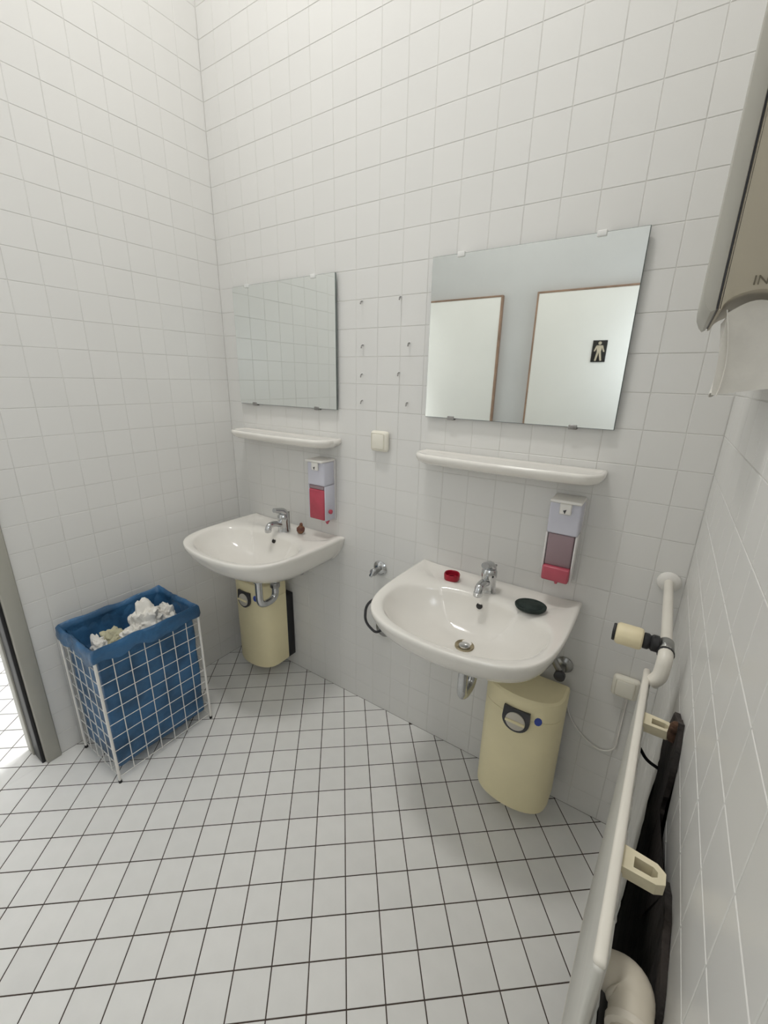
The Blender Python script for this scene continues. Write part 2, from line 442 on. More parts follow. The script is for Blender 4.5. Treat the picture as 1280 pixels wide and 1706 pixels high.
BASIN_ME = basin_mesh(); BASIN_ME.materials.append(M['ceramic'])
def wash_basin(cx, label):
    b = empty('wash_basin', (cx, -.001, 0), label, 'sink', 'wash basins on the back wall')
    o = add('bowl', BASIN_ME, None, b); autosmooth(o, 60)
    lathe('drain', [(.004, -.003), (.020, -.002), (.027, .001), (.0295, .003), (.031, .0015), (.031, -.002), (.026, -.004)], M['drain_stain'], b, 24, (.005, -.262, .702))
    lathe('plug', [(.0005, .004), (.012, .0035), (.018, .001), (.019, -.002), (.0005, -.003)], M['chrome'], b, 20, (.005, -.262, .7035))
    lathe('overflow_hole', [(.0005, .0), (.0085, .0), (.0105, .001), (.0105, -.004), (.0005, -.004)], M['hole'], b, 16, (.005, -.156, .796), (math.radians(58), 0, 0))
    return b
BX = {'L': .438, 'R': 1.432}
wash_basin(BX['L'], 'white ceramic wash basin in the corner beside the blue bag')
wash_basin(BX['R'], 'white ceramic wash basin carrying the red lid and dark green dish')

def faucet(cx, label):
    f = empty('faucet', (cx, -.098, .828), label, 'faucet', 'chrome mixer taps')
    lathe('base', [(.028, 0), (.028, .006), (.026, .010), (.0245, .05), (.026, .056), (.026, .076), (.021, .085), (.003, .088)], M['chrome'], f, 22)
    tube('spout', bend([(0, -.010, .036), (0, -.060, .054), (0, -.088, .050), (0, -.094, .034)], .025), .0135, M['chrome'], f, 14)
    lathe('aerator', [(.013, 0), (.0145, .002), (.0145, .014), (.012, .016)], M['chrome'], f, 16, (0, -.0940, .022))
    o = add('lever', from_bm(tube_bm(bend([(0, .012, .078), (0, -.004, .100), (0, -.052, .114)], .02), [.018, .018, .0175, .017, .016, .015, .014, .013, .011], 12)), M['chrome'], f)
    o.scale = (1.15, 1, 1); autosmooth(o, 50)
    tube('lift_rod', [(.012, .024, .0), (.012, .024, .085), (.012, .022, .092)], [.0028, .0028, .006], M['chrome_dull'], f, 8)
    return f
faucet(BX['L'] + .012, 'chrome lever tap on the corner basin beside a brown soap piece')
faucet(BX['R'] + .008, 'chrome lever tap between the red lid and green dish')

def trap(cx, label, zb):
    t = empty('drain_trap', (cx, -.262, 0), label, 'drain pipe', 'chrome traps under the basins')
    lathe('tailpiece_nut', [(.024, 0), (.026, .004), (.026, .022), (.023, .026)], M['chrome'], t, 20, (0, 0, .632))
    tube('trap_bend', bend([(0, 0, .655), (0, 0, zb), (0, .095, zb), (0, .095, .60), (0, .261, .60)], .042, 8), .0165, M['chrome'], t, 14)
    lathe('wall_flange', [(.036, 0), (.036, .003), (.030, .012), (.018, .015)], M['chrome_dull'], t, 22, (0, .2605, .60), (PI / 2, 0, 0))
    lathe('slip_nut', [(.021, 0), (.023, .003), (.023, .022), (.02, .026)], M['chrome_dull'], t, 18, (0, .095, .565))
    return t
trap(BX['L'] + .005, 'curved chrome drain trap in front of the corner waste bin', .505)
trap(BX['R'] + .010, 'chrome drain trap hanging below the basin with the red lid', .495)

# ------------------------------------------------------------------ mirrors
def wall_mirror(x0, x1, z0, z1, label):
    r = empty('wall_mirror', ((x0 + x1) / 2, 0, z0), label, 'mirror', 'frameless mirrors')
    w = (x1 - x0) / 2; h = z1 - z0
    box('backing', -w, w, -.0165, -.0105, 0, h, M['mirror_edge'], r, .0006, 1)
    box('glass', -w + .0016, w - .0016, -.0190, -.0166, .0016, h - .0016, M['mirror'], r)
    for cxx in (-w + .10, w - .11):
        box('clip', cxx - .012, cxx + .012, -.0235, -.001, h - .011, h + .004, M['clip'], r, .002)
        box('clip', cxx - .012, cxx + .012, -.0225, -.001, -.006, .008, M['screw'], r, .002)
    return r
wall_mirror(.112, .712, 1.39, 1.893, 'frameless mirror nearest the corner, showing only tiled wall')
wall_mirror(1.122, 1.728, 1.39, 1.893, 'frameless mirror reflecting two white doors and a black sign')

# ------------------------------------------------------------------ ceramic shelves
def shelf_mesh(w, d):
    n = 14; r = .072
    pts = [(w, 0), (w, -d + r)]
    for i in range(n + 1):
        a = -PI / 2 * i / n; pts.append((w - r + r * math.cos(a), -d + r * 1.0 + r * math.sin(a) * 1.0))
    front = []
    for i in range(1, 12):
        t = i / 12; x = (w - r) * (1 - 2 * t); front.append((x, -d - .012 * math.sin(PI * t)))
    pts += front + [(-x, y) for x, y in pts[::-1]]
    def ring(k, z, c=-.055): return [(x * (1 - k / w), c + (y - c) * (1 - k / .06) if y < -.0005 else min(0, -max(0, k - .004)), z) for x, y in pts]
    rings = [ring(.034, -.024), ring(.020, -.021), ring(.008, -.013), ring(.002, -.003), ring(0, .006), ring(.001, .011), ring(.004, .0145), ring(.008, .0150), ring(.013, .0135), ring(.018, .0115), ring(.032, .0105)]
    return from_bm(loft(rings))
SHELF_ME = shelf_mesh(.306, .122); SHELF_ME.materials.append(M['ceramic'])
def shelf(cx, label):
    r = empty('ceramic_shelf', (cx, -.001, 1.258), label, 'shelf', 'ceramic shelves below the mirrors')
    autosmooth(add('shelf_board', SHELF_ME, None, r), 60)
    for s in (-1, 1): box('wall_fixing', s * .19 - .012, s * .19 + .012, -.045, 0, -.034, -.018, M['ceramic'], r, .004)
    return r
shelf(.415, 'white ceramic shelf below the mirror nearest the corner')
shelf(1.425, 'white ceramic shelf below the mirror that shows doors')

# ------------------------------------------------------------------ soap dispensers
def soap_dispenser(x0, x1, full, label):
    w = x1 - x0; z0, z1 = .905, 1.185; d = .078
    r = empty('soap_dispenser', (x0, 0, z0), label, 'soap dispenser', 'wall soap dispensers'); h = z1 - z0
    box('back_plate', 0, w, -.012, -.001, 0, h - .004, M['soap_clear'], r, .003)
    box('housing', .002, w - .002, -d, -.012, .168, h - .010, M['soap_case'], r, .006, 3)
    for a in (0.001, w - .007): box('side_rail', a, a + .006, -d + .004, -.012, .012, .168, M['soap_case'] if full else M['soap_clear'], r, .002)
    lvl = .150 if full else .062
    b = box('bottle', .009, w - .009, -d + .003, -.014, lvl, .168, M['soap_window'], r, .004)
    s = box('soap_level', .007, w - .007, -d - (.0 if full else .010), -.013, .014, lvl, M['soap_red'] if full else M['soap_pink'], r, .006, 3)
    s['label'] = 'red soap filling the bottle' if full else 'pink soap left at the bottom'
    box('lever', .004, w - .001, -d - .016, -.004, h - .010, h, M['soap_top'], r, .004)
    box('push_tab', w * .34, w * .70, -d - .010, -d, h - .045, h - .010, M['soap_top'], r, .004)
    add('tab_arrow', from_bm(prism_bm([(w * .46, h - .032), (w * .52, h - .042), (w * .56, h - .028)], d + .0101, d + .0112)), M['dark'], r).rotation_euler = (PI / 2, 0, 0)
    lathe('spout', [(.010, 0), (.010, .012), (.006, .018), (.004, .024)], M['soap_red'], r, 14, (w * (.80 if full else .5), -d * .55, .014), (PI, 0, 0))
    if full: lathe('pump_knob', [(.008, 0), (.010, .004), (.010, .010), (.004, .014)], M['soap_red'], r, 14, (w - .001, -d * .62, .052), (0, PI / 2, 0))
    return r
soap_dispenser(.590, .690, True, 'wall soap dispenser full of red soap above the corner basin')
soap_dispenser(1.596, 1.690, False, 'wall soap dispenser nearly empty with pink soap at the bottom')

# ------------------------------------------------------------------ waste bins hung on the wall
def waste_bin(cx, label):
    r = empty('waste_bin', (cx, 0, .078), label, 'waste bin', 'beige wall bins under the basins')
    w, h = .1275, .470
    plan = [(w, -.055), (w, -.125)]
    for i in range(1, 16):
        a = PI * i / 16; plan.append((w * math.cos(a) * .985, -.125 - .082 * math.sin(a) ** .8))
    plan += [(-w, -.125), (-w, -.055)]
    def ring(k, z): return [(x * (1 - k), -.125 + (y + .125) * (1 - k), z) for x, y in plan]
    o = add('body', from_bm(loft([ring(.10, 0), ring(.02, .004), ring(0, .014), ring(0, h - .075)])), M['bin'], r); autosmooth(o, 32)
    lidr = [ring(.004, h - .074), ring(-.004, h - .070), ring(-.004, h - .02), ring(.02, h - .006), ring(.08, h)]
    lid = add('lid', from_bm(loft(lidr)), M['bin'], r); autosmooth(lid, 32)
    box('wall_bracket', -w + .006, w - .006, -.056, -.001, .0, h - .10, M['black'], r, .004)
    k = add('lock_plate', from_bm(prism_bm([(-.042, .040), (.042, .040), (.044, .0)] + [(.044 * math.cos(a), .044 * math.sin(a)) for a in [-PI * i / 14 for i in range(1, 14)]] + [(-.044, 0)], 0, .010)), M['dark'], r)
    k.location = (0, -.206, h - .085); k.rotation_euler = (PI / 2 - .06, 0, 0)
    dsc = lathe('lock_disc', [(.032, 0), (.032, .004), (.029, .0065), (.001, .007)], M['bin_disc'], k, 28, (0, -.004, .0085))
    box('turn_bar', -.032, .032, -.0085, .0005, .013, .020, M['bin'], k, .002)
    s = add('sticker', from_bm(prism_bm([(.012 * math.cos(2 * PI * i / 10), .016 * math.sin(2 * PI * i / 10)) for i in range(10)], 0, .001)), M['sticker'], r)
    s.location = (.066, -.1968, h - .070); s.rotation_euler = (PI / 2, 0, .30)
    return r
waste_bin(.263, 'beige wall bin with round lock under the corner basin')
waste_bin(1.615, 'beige wall bin with dark lock and blue sticker, near the radiator')

# ------------------------------------------------------------------ wire basket, blue bag and papers
def wire_basket(loc):
    X, Y, Hh = .287, .398, .585
    r = empty('wire_basket', loc, 'white wire basket on the floor holding a blue bag', 'basket')
    pm = from_bm(tube_bm([(0, 0, .006), (0, 0, Hh - .016)], .0052, 10)); pm.materials.append(M['white_metal'])
    fm = from_bm(tube_bm([(0, 0, 0), (0, 0, .012)], .0064, 10)); fm.materials.append(M['black'])
    for x in (0, X):
        for y in (0, Y):
            p = add('post', pm, None, r); p.location = (x, y, 0)
            f = add('foot', fm, None, p)
    vm = from_bm(tube_bm([(0, 0, .022), (0, 0, Hh - .018)], .0017, 6)); vm.materials.append(M['white_metal'])
    hx = from_bm(tube_bm([(0, 0, 0), (X, 0, 0)], .0014, 6)); hx.materials.append(M['white_metal'])
    hy = from_bm(tube_bm([(0, 0, 0), (0, Y, 0)], .0014, 6)); hy.materials.append(M['white_metal'])
    for k in range(1, 7):
        for x in (0, X):
            w = add('wire', vm, None, r); w.location = (x, Y * k / 7, 0)
    for k in range(1, 5):
        for y in (0, Y):
            w = add('wire', vm, None, r); w.location = (X * k / 5, y, 0)
    nz = 10
    for k in range(nz):
        z = .024 + (Hh - .044) * k / (nz - 1)
        for y in (0, Y):
            w = add('wire', hx, None, r); w.location = (0, y + (.003 if y == 0 else -.003), z)
        for x in (0, X):
            w = add('wire', hy, None, r); w.location = (x + (.003 if x == 0 else -.003), 0, z)
    for k in range(1, 4):
        w = add('wire', hy, None, r); w.location = (X * k / 4, 0, .024)
    return X, Y, Hh
BL = (.050, -.902, 0)
BXX, BYY, BHH = wire_basket(BL)
def bag_mesh():
    X, Y, Z = BXX, BYY, BHH
    def rect(x0, x1, y0, y1, z, n=26, amp=0.0, sd=0.0, zamp=0.0, rc=.012):
        pts = []
        cor = [(x1 - rc, y0 + rc, -PI / 2), (x1 - rc, y1 - rc, 0), (x0 + rc, y1 - rc, PI / 2), (x0 + rc, y0 + rc, PI)]
        seq = []
        for i, (cx, cyy, a0) in enumerate(cor):
            arc = [(cx + rc * math.cos(a0 + PI / 2 * t / 3), cyy + rc * math.sin(a0 + PI / 2 * t / 3)) for t in range(4)]
            nx_ = cor[(i + 1) % 4]; a1 = nx_[2]; e = (nx_[0] + rc * math.cos(a1), nx_[1] + rc * math.sin(a1))
            seq += arc
            for k in range(1, n):
                t = k / n; seq.append((arc[-1][0] * (1 - t) + e[0] * t, arc[-1][1] * (1 - t) + e[1] * t))
        cx, cyy = (x0 + x1) / 2, (y0 + y1) / 2
        for (x, y) in seq:
            nv = noise.noise(Vector((x * 14, y * 14, z * 9 + sd))) + .7 * noise.noise(Vector((x * 42, y * 42, z * 20 + sd))) + .4 * noise.noise(Vector((x * 95, y * 95, z * 30 + sd)))
            dx, dy = x - cx, y - cyy; l = math.hypot(dx, dy)
            nz_ = noise.noise(Vector((x * 11 + 3, y * 11, sd)))
            pts.append((x + dx / l * amp * nv, y + dy / l * amp * nv, z + zamp * nz_))
        return pts
    rings = []
    g = .006
    # bottom and outside of the sack, inside the wires
    rings.append(rect(X * .3, X * .7, Y * .3, Y * .7, .045))
    rings.append(rect(g + .02, X - g - .02, g + .02, Y - g - .02, .048, amp=.004, sd=1))
    for k in range(12):
        z = .055 + (Z - .012 - .055) * k / 11
        bl = .004 * math.sin(PI * k / 11)
        rings.append(rect(g - bl * .3 + .008, X - g - .008 + bl * .3, g + .008 - bl * .3, Y - g - .008 + bl * .3, z, amp=.0046, sd=2))
    outer = rings
    bm = loft(outer, False); bm.faces.new(bm.verts[:len(outer[0])][::-1])
    # collar: folded over the wires, up over the rim and down inside
    col = []
    o = .0085
    col.append(rect(-o + .001, X + o - .001, -o + .001, Y + o - .001, Z - .050, amp=.006, sd=5, zamp=.034, rc=.008))
    col.append(rect(-o - .001, X + o + .001, -o - .001, Y + o + .001, Z - .034, amp=.0075, sd=5, zamp=.012, rc=.008))
    col.append(rect(-o, X + o, -o, Y + o, Z - .016, amp=.0055, sd=5.6, zamp=.003, rc=.008))
    col.append(rect(-o + .001, X + o - .001, -o + .001, Y + o - .001, Z - .002, amp=.004, sd=6, zamp=.009, rc=.008))
    col.append(rect(-.002, X + .002, -.002, Y + .002, Z + .0065, amp=.004, sd=6, zamp=.013, rc=.008))
    col.append(rect(.005, X - .005, .005, Y - .005, Z + .004, amp=.004, sd=6, zamp=.013, rc=.008))
    col.append(rect(.010, X - .010, .010, Y - .010, Z - .012, amp=.007, sd=7))
    col.append(rect(.014, X - .014, .014, Y - .014, Z - .035, amp=.012, sd=7, rc=.02))
    col.append(rect(.018, X - .018, .018, Y - .018, Z - .065, amp=.016, sd=7.4, rc=.02))
    col.append(rect(.024, X - .024, .024, Y - .024, Z - .105, amp=.018, sd=8, rc=.025))
    col.append(rect(.05, X - .05, .05, Y - .05, Z - .140, amp=.015, sd=8, rc=.03))
    col.append(rect(.11, X - .11, .14, Y - .14, Z - .130, amp=.008, sd=9, rc=.02))
    b2 = loft(col, False); b2.verts.ensure_lookup_table(); b2.faces.new([b2.verts[len(b2.verts) - len(col[0]) + i] for i in range(len(col[0]))])
    return bm, b2
def blue_bag():
    r = empty('rubbish_bag', (BL[0], BL[1], .047), 'blue plastic rubbish bag lining the white wire basket', 'bag')
    a, b = bag_mesh()
    for bm, nm in ((a, 'sack'), (b, 'folded_collar')):
        for v in bm.verts: v.co.z -= .047
        autosmooth(add(nm, from_bm(bm), M['bag'], r), 70)
blue_bag()
def crumple(name, loc, size, seed, mtl, label, sub=4, peak=None):
    bm = bmesh.new(); bmesh.ops.create_icosphere(bm, subdivisions=sub, radius=1)
    for v in bm.verts:
        d = v.co.normalized(); q = d * 1.7 + Vector((seed * 3.1, seed * 1.7, 0))
        rg = abs(noise.noise(q * 1.2)) * .60 + abs(noise.noise(q * 2.6)) * .24 + abs(noise.noise(q * 6)) * .05
        k = .72 + rg
        if peak:
            pk = max(0, d.dot(Vector(peak).normalized())); k += .55 * pk ** 14
        v.co = Vector((d.x * size[0], d.y * size[1], d.z * size[2])) * k
    zmin = min(v.co.z for v in bm.verts)
    o = add(name, from_bm(bm), mtl); o.location = loc
    autosmooth(o, 28)
    return tag(o, label, 'paper', 'used papers in the blue bag')
zb = BHH - .070
crumple('crumpled_paper', (BL[0] + .150, BL[1] + .255, zb + .010), (.062, .070, .078), 1, M['paper'], 'largest crumpled white towel heaped in the blue bag', peak=(-.3, .1, 1))
crumple('crumpled_paper', (BL[0] + .135, BL[1] + .345, zb + .000), (.058, .036, .055), 2, M['paper'], 'smooth white wad at the far end of the blue bag')
crumple('crumpled_paper', (BL[0] + .180, BL[1] + .175, zb - .006), (.050, .042, .050), 3, M['paper'], 'creased white towel beside the yellowed wad in the bag')
crumple('crumpled_paper', (BL[0] + .130, BL[1] + .130, zb - .008), (.050, .050, .050), 4, M['paper_old'], 'yellow-green wad in the middle of the blue bag')
crumple('crumpled_paper', (BL[0] + .150, BL[1] + .072, zb - .005), (.034, .030, .046), 5, M['paper'], 'small pointed white scrap at the near end of the bag', peak=(-.6, -.2, .9))
crumple('crumpled_paper', (BL[0] + .195, BL[1] + .050, zb + .006), (.020, .020, .022), 6, M['paper'], 'tiny round white scrap in the near corner of the bag')

# ------------------------------------------------------------------ small things on the basins
r = empty('red_lid', (1.300, -.085, .8265), 'small round red plastic lid on the basin deck', 'lid')
lathe('rim', [(.026, 0), (.028, .003), (.029, .020), (.027, .024), (.0245, .022), (.0235, .007), (.001, .006)], M['red'], r, 28)
lathe('inner_ring', [(.014, 0), (.014, .004), (.012, .004), (.012, .0), ], M['red'], r, 24, (0, 0, .0065))
d = empty('soap_dish', (1.598, -.148, .8365), 'dark green oval sponge dish on the basin edge', 'dish')
o = lathe('dish', [(.030, 0), (.042, .002), (.047, .008), (.048, .014), (.046, .016), (.042, .013), (.020, .011), (.001, .0105)], M['green_dish'], d, 32)
o.scale = (1.0, .84, 1.0); o.rotation_euler = (0, 0, .25)
o = lathe('grip_pad', [(.034, 0), (.036, .002), (.032, .005), (.001, .006)], M['green_dish'], d, 28, (0, 0, .011)); o.scale = (1.0, .82, 1.0); o.rotation_euler = (0, 0, .25)
s = empty('soap_piece', (.528, -.068, .826), 'brown-red soap piece standing behind the corner tap', 'soap')
bm = bmesh.new(); bmesh.ops.create_icosphere(bm, subdivisions=3, radius=1)
for v in bm.verts:
    k = 1 + .18 * noise.noise(v.co * 2.2); v.co = Vector((v.co.x * .020 * k, v.co.y * .017 * k, max(-.9, v.co.z) * .020 * k + .018))
add('soap_lump', from_bm(bm), M['brown_soap'], s, True)
lathe('soap_cap', [(.006, 0), (.008, .004), (.007, .012), (.003, .016)], M['brown_soap'], s, 12, (.0, .004, .034))

# ------------------------------------------------------------------ wall fittings
def cover(name, x, z, label, sz=.040):
    r = empty(name, (x, 0, z), label, 'switch cover', 'square cream wall covers')
    o = box('frame', -sz, sz, -.026, -.001, -sz, sz, M['cream'], r, .012, 4)
    box('rocker', -sz * .74, sz * .70, -.031, -.024, -sz * .78, sz * .78, M['cream'], r, .006, 3)
    return r
cover('wall_switch', .925, 1.283, 'square cream wall switch between the two shelves')
cover('junction_cover', 1.893, .590, 'square cream cover on the wall below the thermostat', .038)
r = empty('stop_valve', (.930, 0, .735), 'chrome stop valve on tiles left of the right basin', 'valve', 'chrome wall valves')
lathe('flange', [(.034, 0), (.034, .003), (.024, .012), (.016, .014)], M['chrome'], r, 24, (0, -.001, 0), (PI / 2, 0, 0))
lathe('stem', [(.012, 0), (.012, .03), (.016, .034), (.016, .044)], M['chrome_dull'], r, 16, (0, -.012, 0), (PI / 2, 0, 0))
o = box('handle', -.008, .008, -.066, -.052, -.022, .022, M['chrome'], r, .005, 3); o.rotation_euler = (0, .5, 0)
r = empty('pipe_rosette', (.955, 0, .445), 'dark chrome pipe ring half hidden behind the right basin', 'valve', 'chrome wall valves')
lathe('flange', [(.040, 0), (.040, .004), (.028, .014), (.014, .016)], M['chrome_dull'], r, 24, (0, -.001, 0), (PI / 2, 0, 0))
tube('hose', bend([(0, -.012, 0), (-.010, -.050, -.002), (-.062, -.060, .04), (-.058, -.060, .13), (.02, -.05, .20)], .04), .006, M['dark'], r, 10)
r = empty('angle_valve', (1.705, 0, .585), 'dull chrome angle valve above the bin near the radiator', 'valve', 'chrome wall valves')
lathe('flange', [(.030, 0), (.030, .003), (.020, .012), (.014, .014)], M['chrome_dull'], r, 20, (0, -.001, 0), (PI / 2, 0, 0))
tube('stem', bend([(0, -.012, 0), (0, -.06, 0), (-.03, -.075, .06), (-.05, -.09, .12)], .03), .010, M['chrome_dull'], r, 12)
lathe('handle', [(.014, 0), (.018, .004), (.018, .018), (.012, .022)], M['dark'], r, 14, (0, -.062, 0), (PI / 2, 0, 0))
tag(add('power_cable', from_bm(tube_bm(bend([(1.722, -.0045, .50), (1.746, -.0045, .392), (1.801, -.0045, .33), (1.863, -.0045, .300), (1.905, -.0045, .33), (1.905, -.0045, .555)], .05), .0028, 8)), M['white_metal']), 'thin white cable looping along the wall beside the bin', 'cable')
autosmooth(bpy.data.objects['power_cable'], 60)
SC = [(.826, 1.789, 'top left'), (.994, 1.791, 'top right'), (.831, 1.638, 'upper middle left'), (1.035, 1.640, 'upper middle right'), (.828, 1.533, 'lower middle left'), (.996, 1.540, 'lower middle right'), (.829, 1.434, 'bottom left'), (1.035, 1.435, 'bottom right')]
for x, z, w in SC:
    r = empty('wall_screw', (x, 0, z), 'small grey screw between the mirrors, %s of the group' % w, 'screw', 'screws between the mirrors')
    tube('shank', [(0, 0, 0), (.002, -.012, -.004), (.006, -.020, -.012)], .0024, M['screw'], r, 8)
    lathe('plug', [(.0045, 0), (.0045, .0015), (.002, .002)], M['clip'], r, 10, (0, 0, 0), (PI / 2, 0, 0))

# ------------------------------------------------------------------ radiator at the right wall
RY0, RY1, RZ0, RZ1 = -.398, -1.013, .12, .920
r = empty('radiator', (1.9085, RY0, RZ0), 'cream flat panel radiator standing off the right wall', 'radiator')
r.rotation_euler = (0, 0, math.atan2(-.0155, .615))
ln = math.hypot(.615, .0155); hh = RZ1 - RZ0
box('panel', 0, .011, -ln, 0, 0, hh - .006, M['rad_shaded'], r, .005, 3)
box('top_rail', -.001, .0125, -ln + .004, -.004, hh - .012, hh, M['rad'], r, .005, 3)
box('bottom_rail', -.001, .0125, -ln + .004, -.004, 0.0, .012, M['rad'], r, .005, 3)
for k in range(9):
    y = -.05 - (ln - .1) * k / 8
    box('water_channel', .0105, .016, y - .022, y + .022, .02, hh - .02, M['rad_shaded'], r, .003)
for yb in (-.160, -.462):
    o = bmesh.new()
    pl = [(.012, .017), (.052, .014), (.062, .006), (.062, -.010), (.052, -.016), (.012, -.017)]
    ho = [(.026, .007), (.048, .006), (.053, .002), (.053, -.005), (.047, -.009), (.026, -.009)]
    n = len(pl)
    vt = {}
    for nm, P in (('o', pl), ('i', ho)):
        for z in (0, 1): vt[nm, z] = [o.verts.new((x, y, hh - .030 + .018 * z)) for x, y in P]
    for i in range(n):
        j = (i + 1) % n
        o.faces.new((vt['o', 0][i], vt['o', 0][j], vt['o', 1][j], vt['o', 1][i])); o.faces.new((vt['i', 1][i], vt['i', 1][j], vt['i', 0][j], vt['i', 0][i]))
        o.faces.new((vt['o', 1][i], vt['o', 1][j], vt['i', 1][j], vt['i', 1][i])); o.faces.new((vt['i', 0][i], vt['i', 0][j], vt['o', 0][j], vt['o', 0][i]))
    b = add('wall_bracket', from_bm(o), M['bracket'], r); b.location = (0, yb, 0)
# supply pipe, thermostat valve
r = empty('thermostat_valve', (1.938, -.385, .972), 'cream thermostat head with black collar on the radiator pipe', 'valve')
RYm = (0, PI / 2, 0)
lathe('thermostat_head', [(.020, 0), (.0235, .003), (.0245, .010), (.0245, .048), (.021, .053), (.014, .055)], M['head'], r, 26, (-.044, 0, .002), (0, -PI / 2, 0))
lathe('end_cap', [(.019, 0), (.020, .002), (.019, .006), (.002, .007)], M['black'], r, 24, (-.098, 0, .002), (0, -PI / 2, 0))
lathe('collar', [(.013, 0), (.0185, .003), (.0185, .014), (.015, .018), (.018, .022), (.018, .030), (.013, .034)], M['black'], r, 20, (-.012, 0, .002), (0, -PI / 2, 0))
lathe('valve_body', [(.012, -.020), (.0155, -.018), (.0155, .016), (.013, .020)], M['chrome_dull'], r, 18, (0, 0, 0), (PI / 2, 0, 0))
tube('elbow', bend([(0, -.016, 0), (0, -.042, -.004), (-.002, -.050, -.045), (-.014, -.050, -.064)], .022), .0145, M['rad'], r, 14)
lathe('union_ring', [(.0165, 0), (.0165, .006)], M['black'], r, 18, (0, -.020, -.002), (PI / 2, 0, 0))
r = empty('supply_pipe', (1.938, 0, .972), 'short white heating pipe leaving the back wall through a rosette', 'pipe')
lathe('rosette', [(.030, 0), (.030, .003), (.024, .009), (.013, .011)], M['white_metal'], r, 24, (0, -.001, 0), (PI / 2, 0, 0))
tube('pipe', [(0, -.005, 0), (0, -.366, 0)], .0115, M['rad'], r, 14)
# return pipe with bulging elbow at the near end
r = empty('return_pipe', (1.938, -1.012, .800), 'thick white elbow pipe with peeling paint behind the radiator end', 'pipe')
tube('elbow', bend([(-.035, .075, .004), (.006, .074, .003), (.008, .030, .0)], .036, 10), [.018] + [.024 + .005 * math.sin(PI * i / 10) for i in range(11)] + [.024], M['pipe_old'], r, 18)
lathe('sleeve_ring', [(.020, 0), (.0265, .002), (.0265, .010), (.021, .013)], M['pipe_old'], r, 20, (.008, .036, 0), (PI / 2, 0, 0))
tube('pipe', bend([(.008, .026, 0), (.008, -.20, 0), (.008, -.20, -.84)], .04), .0215, M['pipe_peel'], r, 16)

# ragged black patch on the wall behind the radiator
pp = [(-.445, .80), (-.475, .86), (-.50, .905), (-.545, .925), (-.575, .937), (-.60, .915), (-.628, .88), (-.622, .80), (-.634, .70), (-.66, .61), (-.70, .60), (-.745, .66), (-.775, .77), (-.80, .835), (-.85, .85), (-.90, .835), (-.95, .81), (-.99, .76), (-1.0, .5), (-1.0, .12), (-.52, .12), (-.50, .3), (-.51, .5), (-.485, .62), (-.49, .70)]
def ragged(poly, amp, step=.014):
    out = []
    for i in range(len(poly)):
        a, b = Vector(poly[i]), Vector(poly[(i + 1) % len(poly)]); k = max(1, int((b - a).length / step))
        for j in range(k):
            p = a.lerp(b, j / k); out.append((p.x + random.uniform(-amp, amp), p.y + random.uniform(-amp, amp)))
    return out
bm = bmesh.new(); rg = ragged(pp, .004)
va = [bm.verts.new((W - .0005, y, z)) for y, z in rg]; vb = [bm.verts.new((W - .007 - random.uniform(0, .004), y, z)) for y, z in rg]
n = len(rg)
for i in range(n): bm.faces.new((va[i], va[(i + 1) % n], vb[(i + 1) % n], vb[i]))
bm.faces.new(va); bm.faces.new(vb)
bmesh.ops.triangulate(bm, faces=[f for f in bm.faces if len(f.verts) > 4])
tag(add('black_wall_patch', from_bm(bm), M['black_rough']), 'ragged black patch on the wall behind the radiator', 'wall damage')
r = empty('pipe_stub', (W - .012, -.575, .925), 'rust-brown crumbling stub at the top of the black patch', 'pipe stub')
lathe('stub', [(.008, -.03), (.010, -.018), (.009, .0), (.006, .008), (.002, .010)], M['rust'], r, 12)
box('bracket_foot', -.008, .008, -.010, .012, -.010, .002, M['rust'], r, .004)
tag(tube('wire_hook', bend([(W - .004, -.475, .735), (W - .030, -.470, .740), (W - .046, -.468, .762)], .012), .0035, M['black']), 'short black wire hook sticking out behind the radiator', 'hook')

# ------------------------------------------------------------------ towel dispenser high on the right wall
DY = -.60
r = empty('towel_dispenser', (W, DY, 1.614), 'beige-grey paper towel dispenser high on the right wall', 'towel dispenser')
# side profile in (x, z): body and front cover, extruded along +y
def extr(name, prof, y0, y1, mtl, bev=.0025):
    bm = bmesh.new(); a = [bm.verts.new((x, y0, z)) for x, z in prof]; b = [bm.verts.new((x, y1, z)) for x, z in prof]; n = len(prof)
    for i in range(n): bm.faces.new((a[i], a[(i + 1) % n], b[(i + 1) % n], b[i]))
    fa = bm.faces.new(a[::-1]); fb = bm.faces.new(b)
    bmesh.ops.recalc_face_normals(bm, faces=bm.faces)
    bmesh.ops.bevel(bm, geom=list(set(list(fa.edges) + list(fb.edges))), offset=bev, segments=2, profile=.5, affect='EDGES')
    return autosmooth(add(name, from_bm(bm), mtl, r), 40)
arch = [(-.018 - .037 * (1 + math.cos(PI * i / 12)), .022 * math.sin(PI * i / 12) + .002) for i in range(13)]
extr('body', [(-.001, -.03), (-.001, .42), (-.096, .42), (-.096, .0)] + arch, .0, .27, M['disp'])
extr('front_cover', [(-.0985, .425), (-.0985, .002), (-.104, -.001), (-.110, .006), (-.1155, .018), (-.117, .030), (-.117, .425)], -.003, .273, M['disp_rim'], .002)
box('seam', -.0985, -.096, .004, .266, .004, .42, M['dark'], r)
fc = bpy.data.curves.new('print', 'FONT'); fc.body = 'INI'; fc.size = .0165; fc.extrude = .0003
tmp = bpy.data.objects.new('print', fc); COL.objects.link(tmp)
dg = bpy.context.evaluated_depsgraph_get(); tme = bpy.data.meshes.new_from_object(tmp.evaluated_get(dg)); bpy.data.objects.remove(tmp)
t = add('side_print', tme, M['ink'], r); t.location = (-.066, -.0005, .030); t.rotation_euler = (PI / 2, 0, 0)
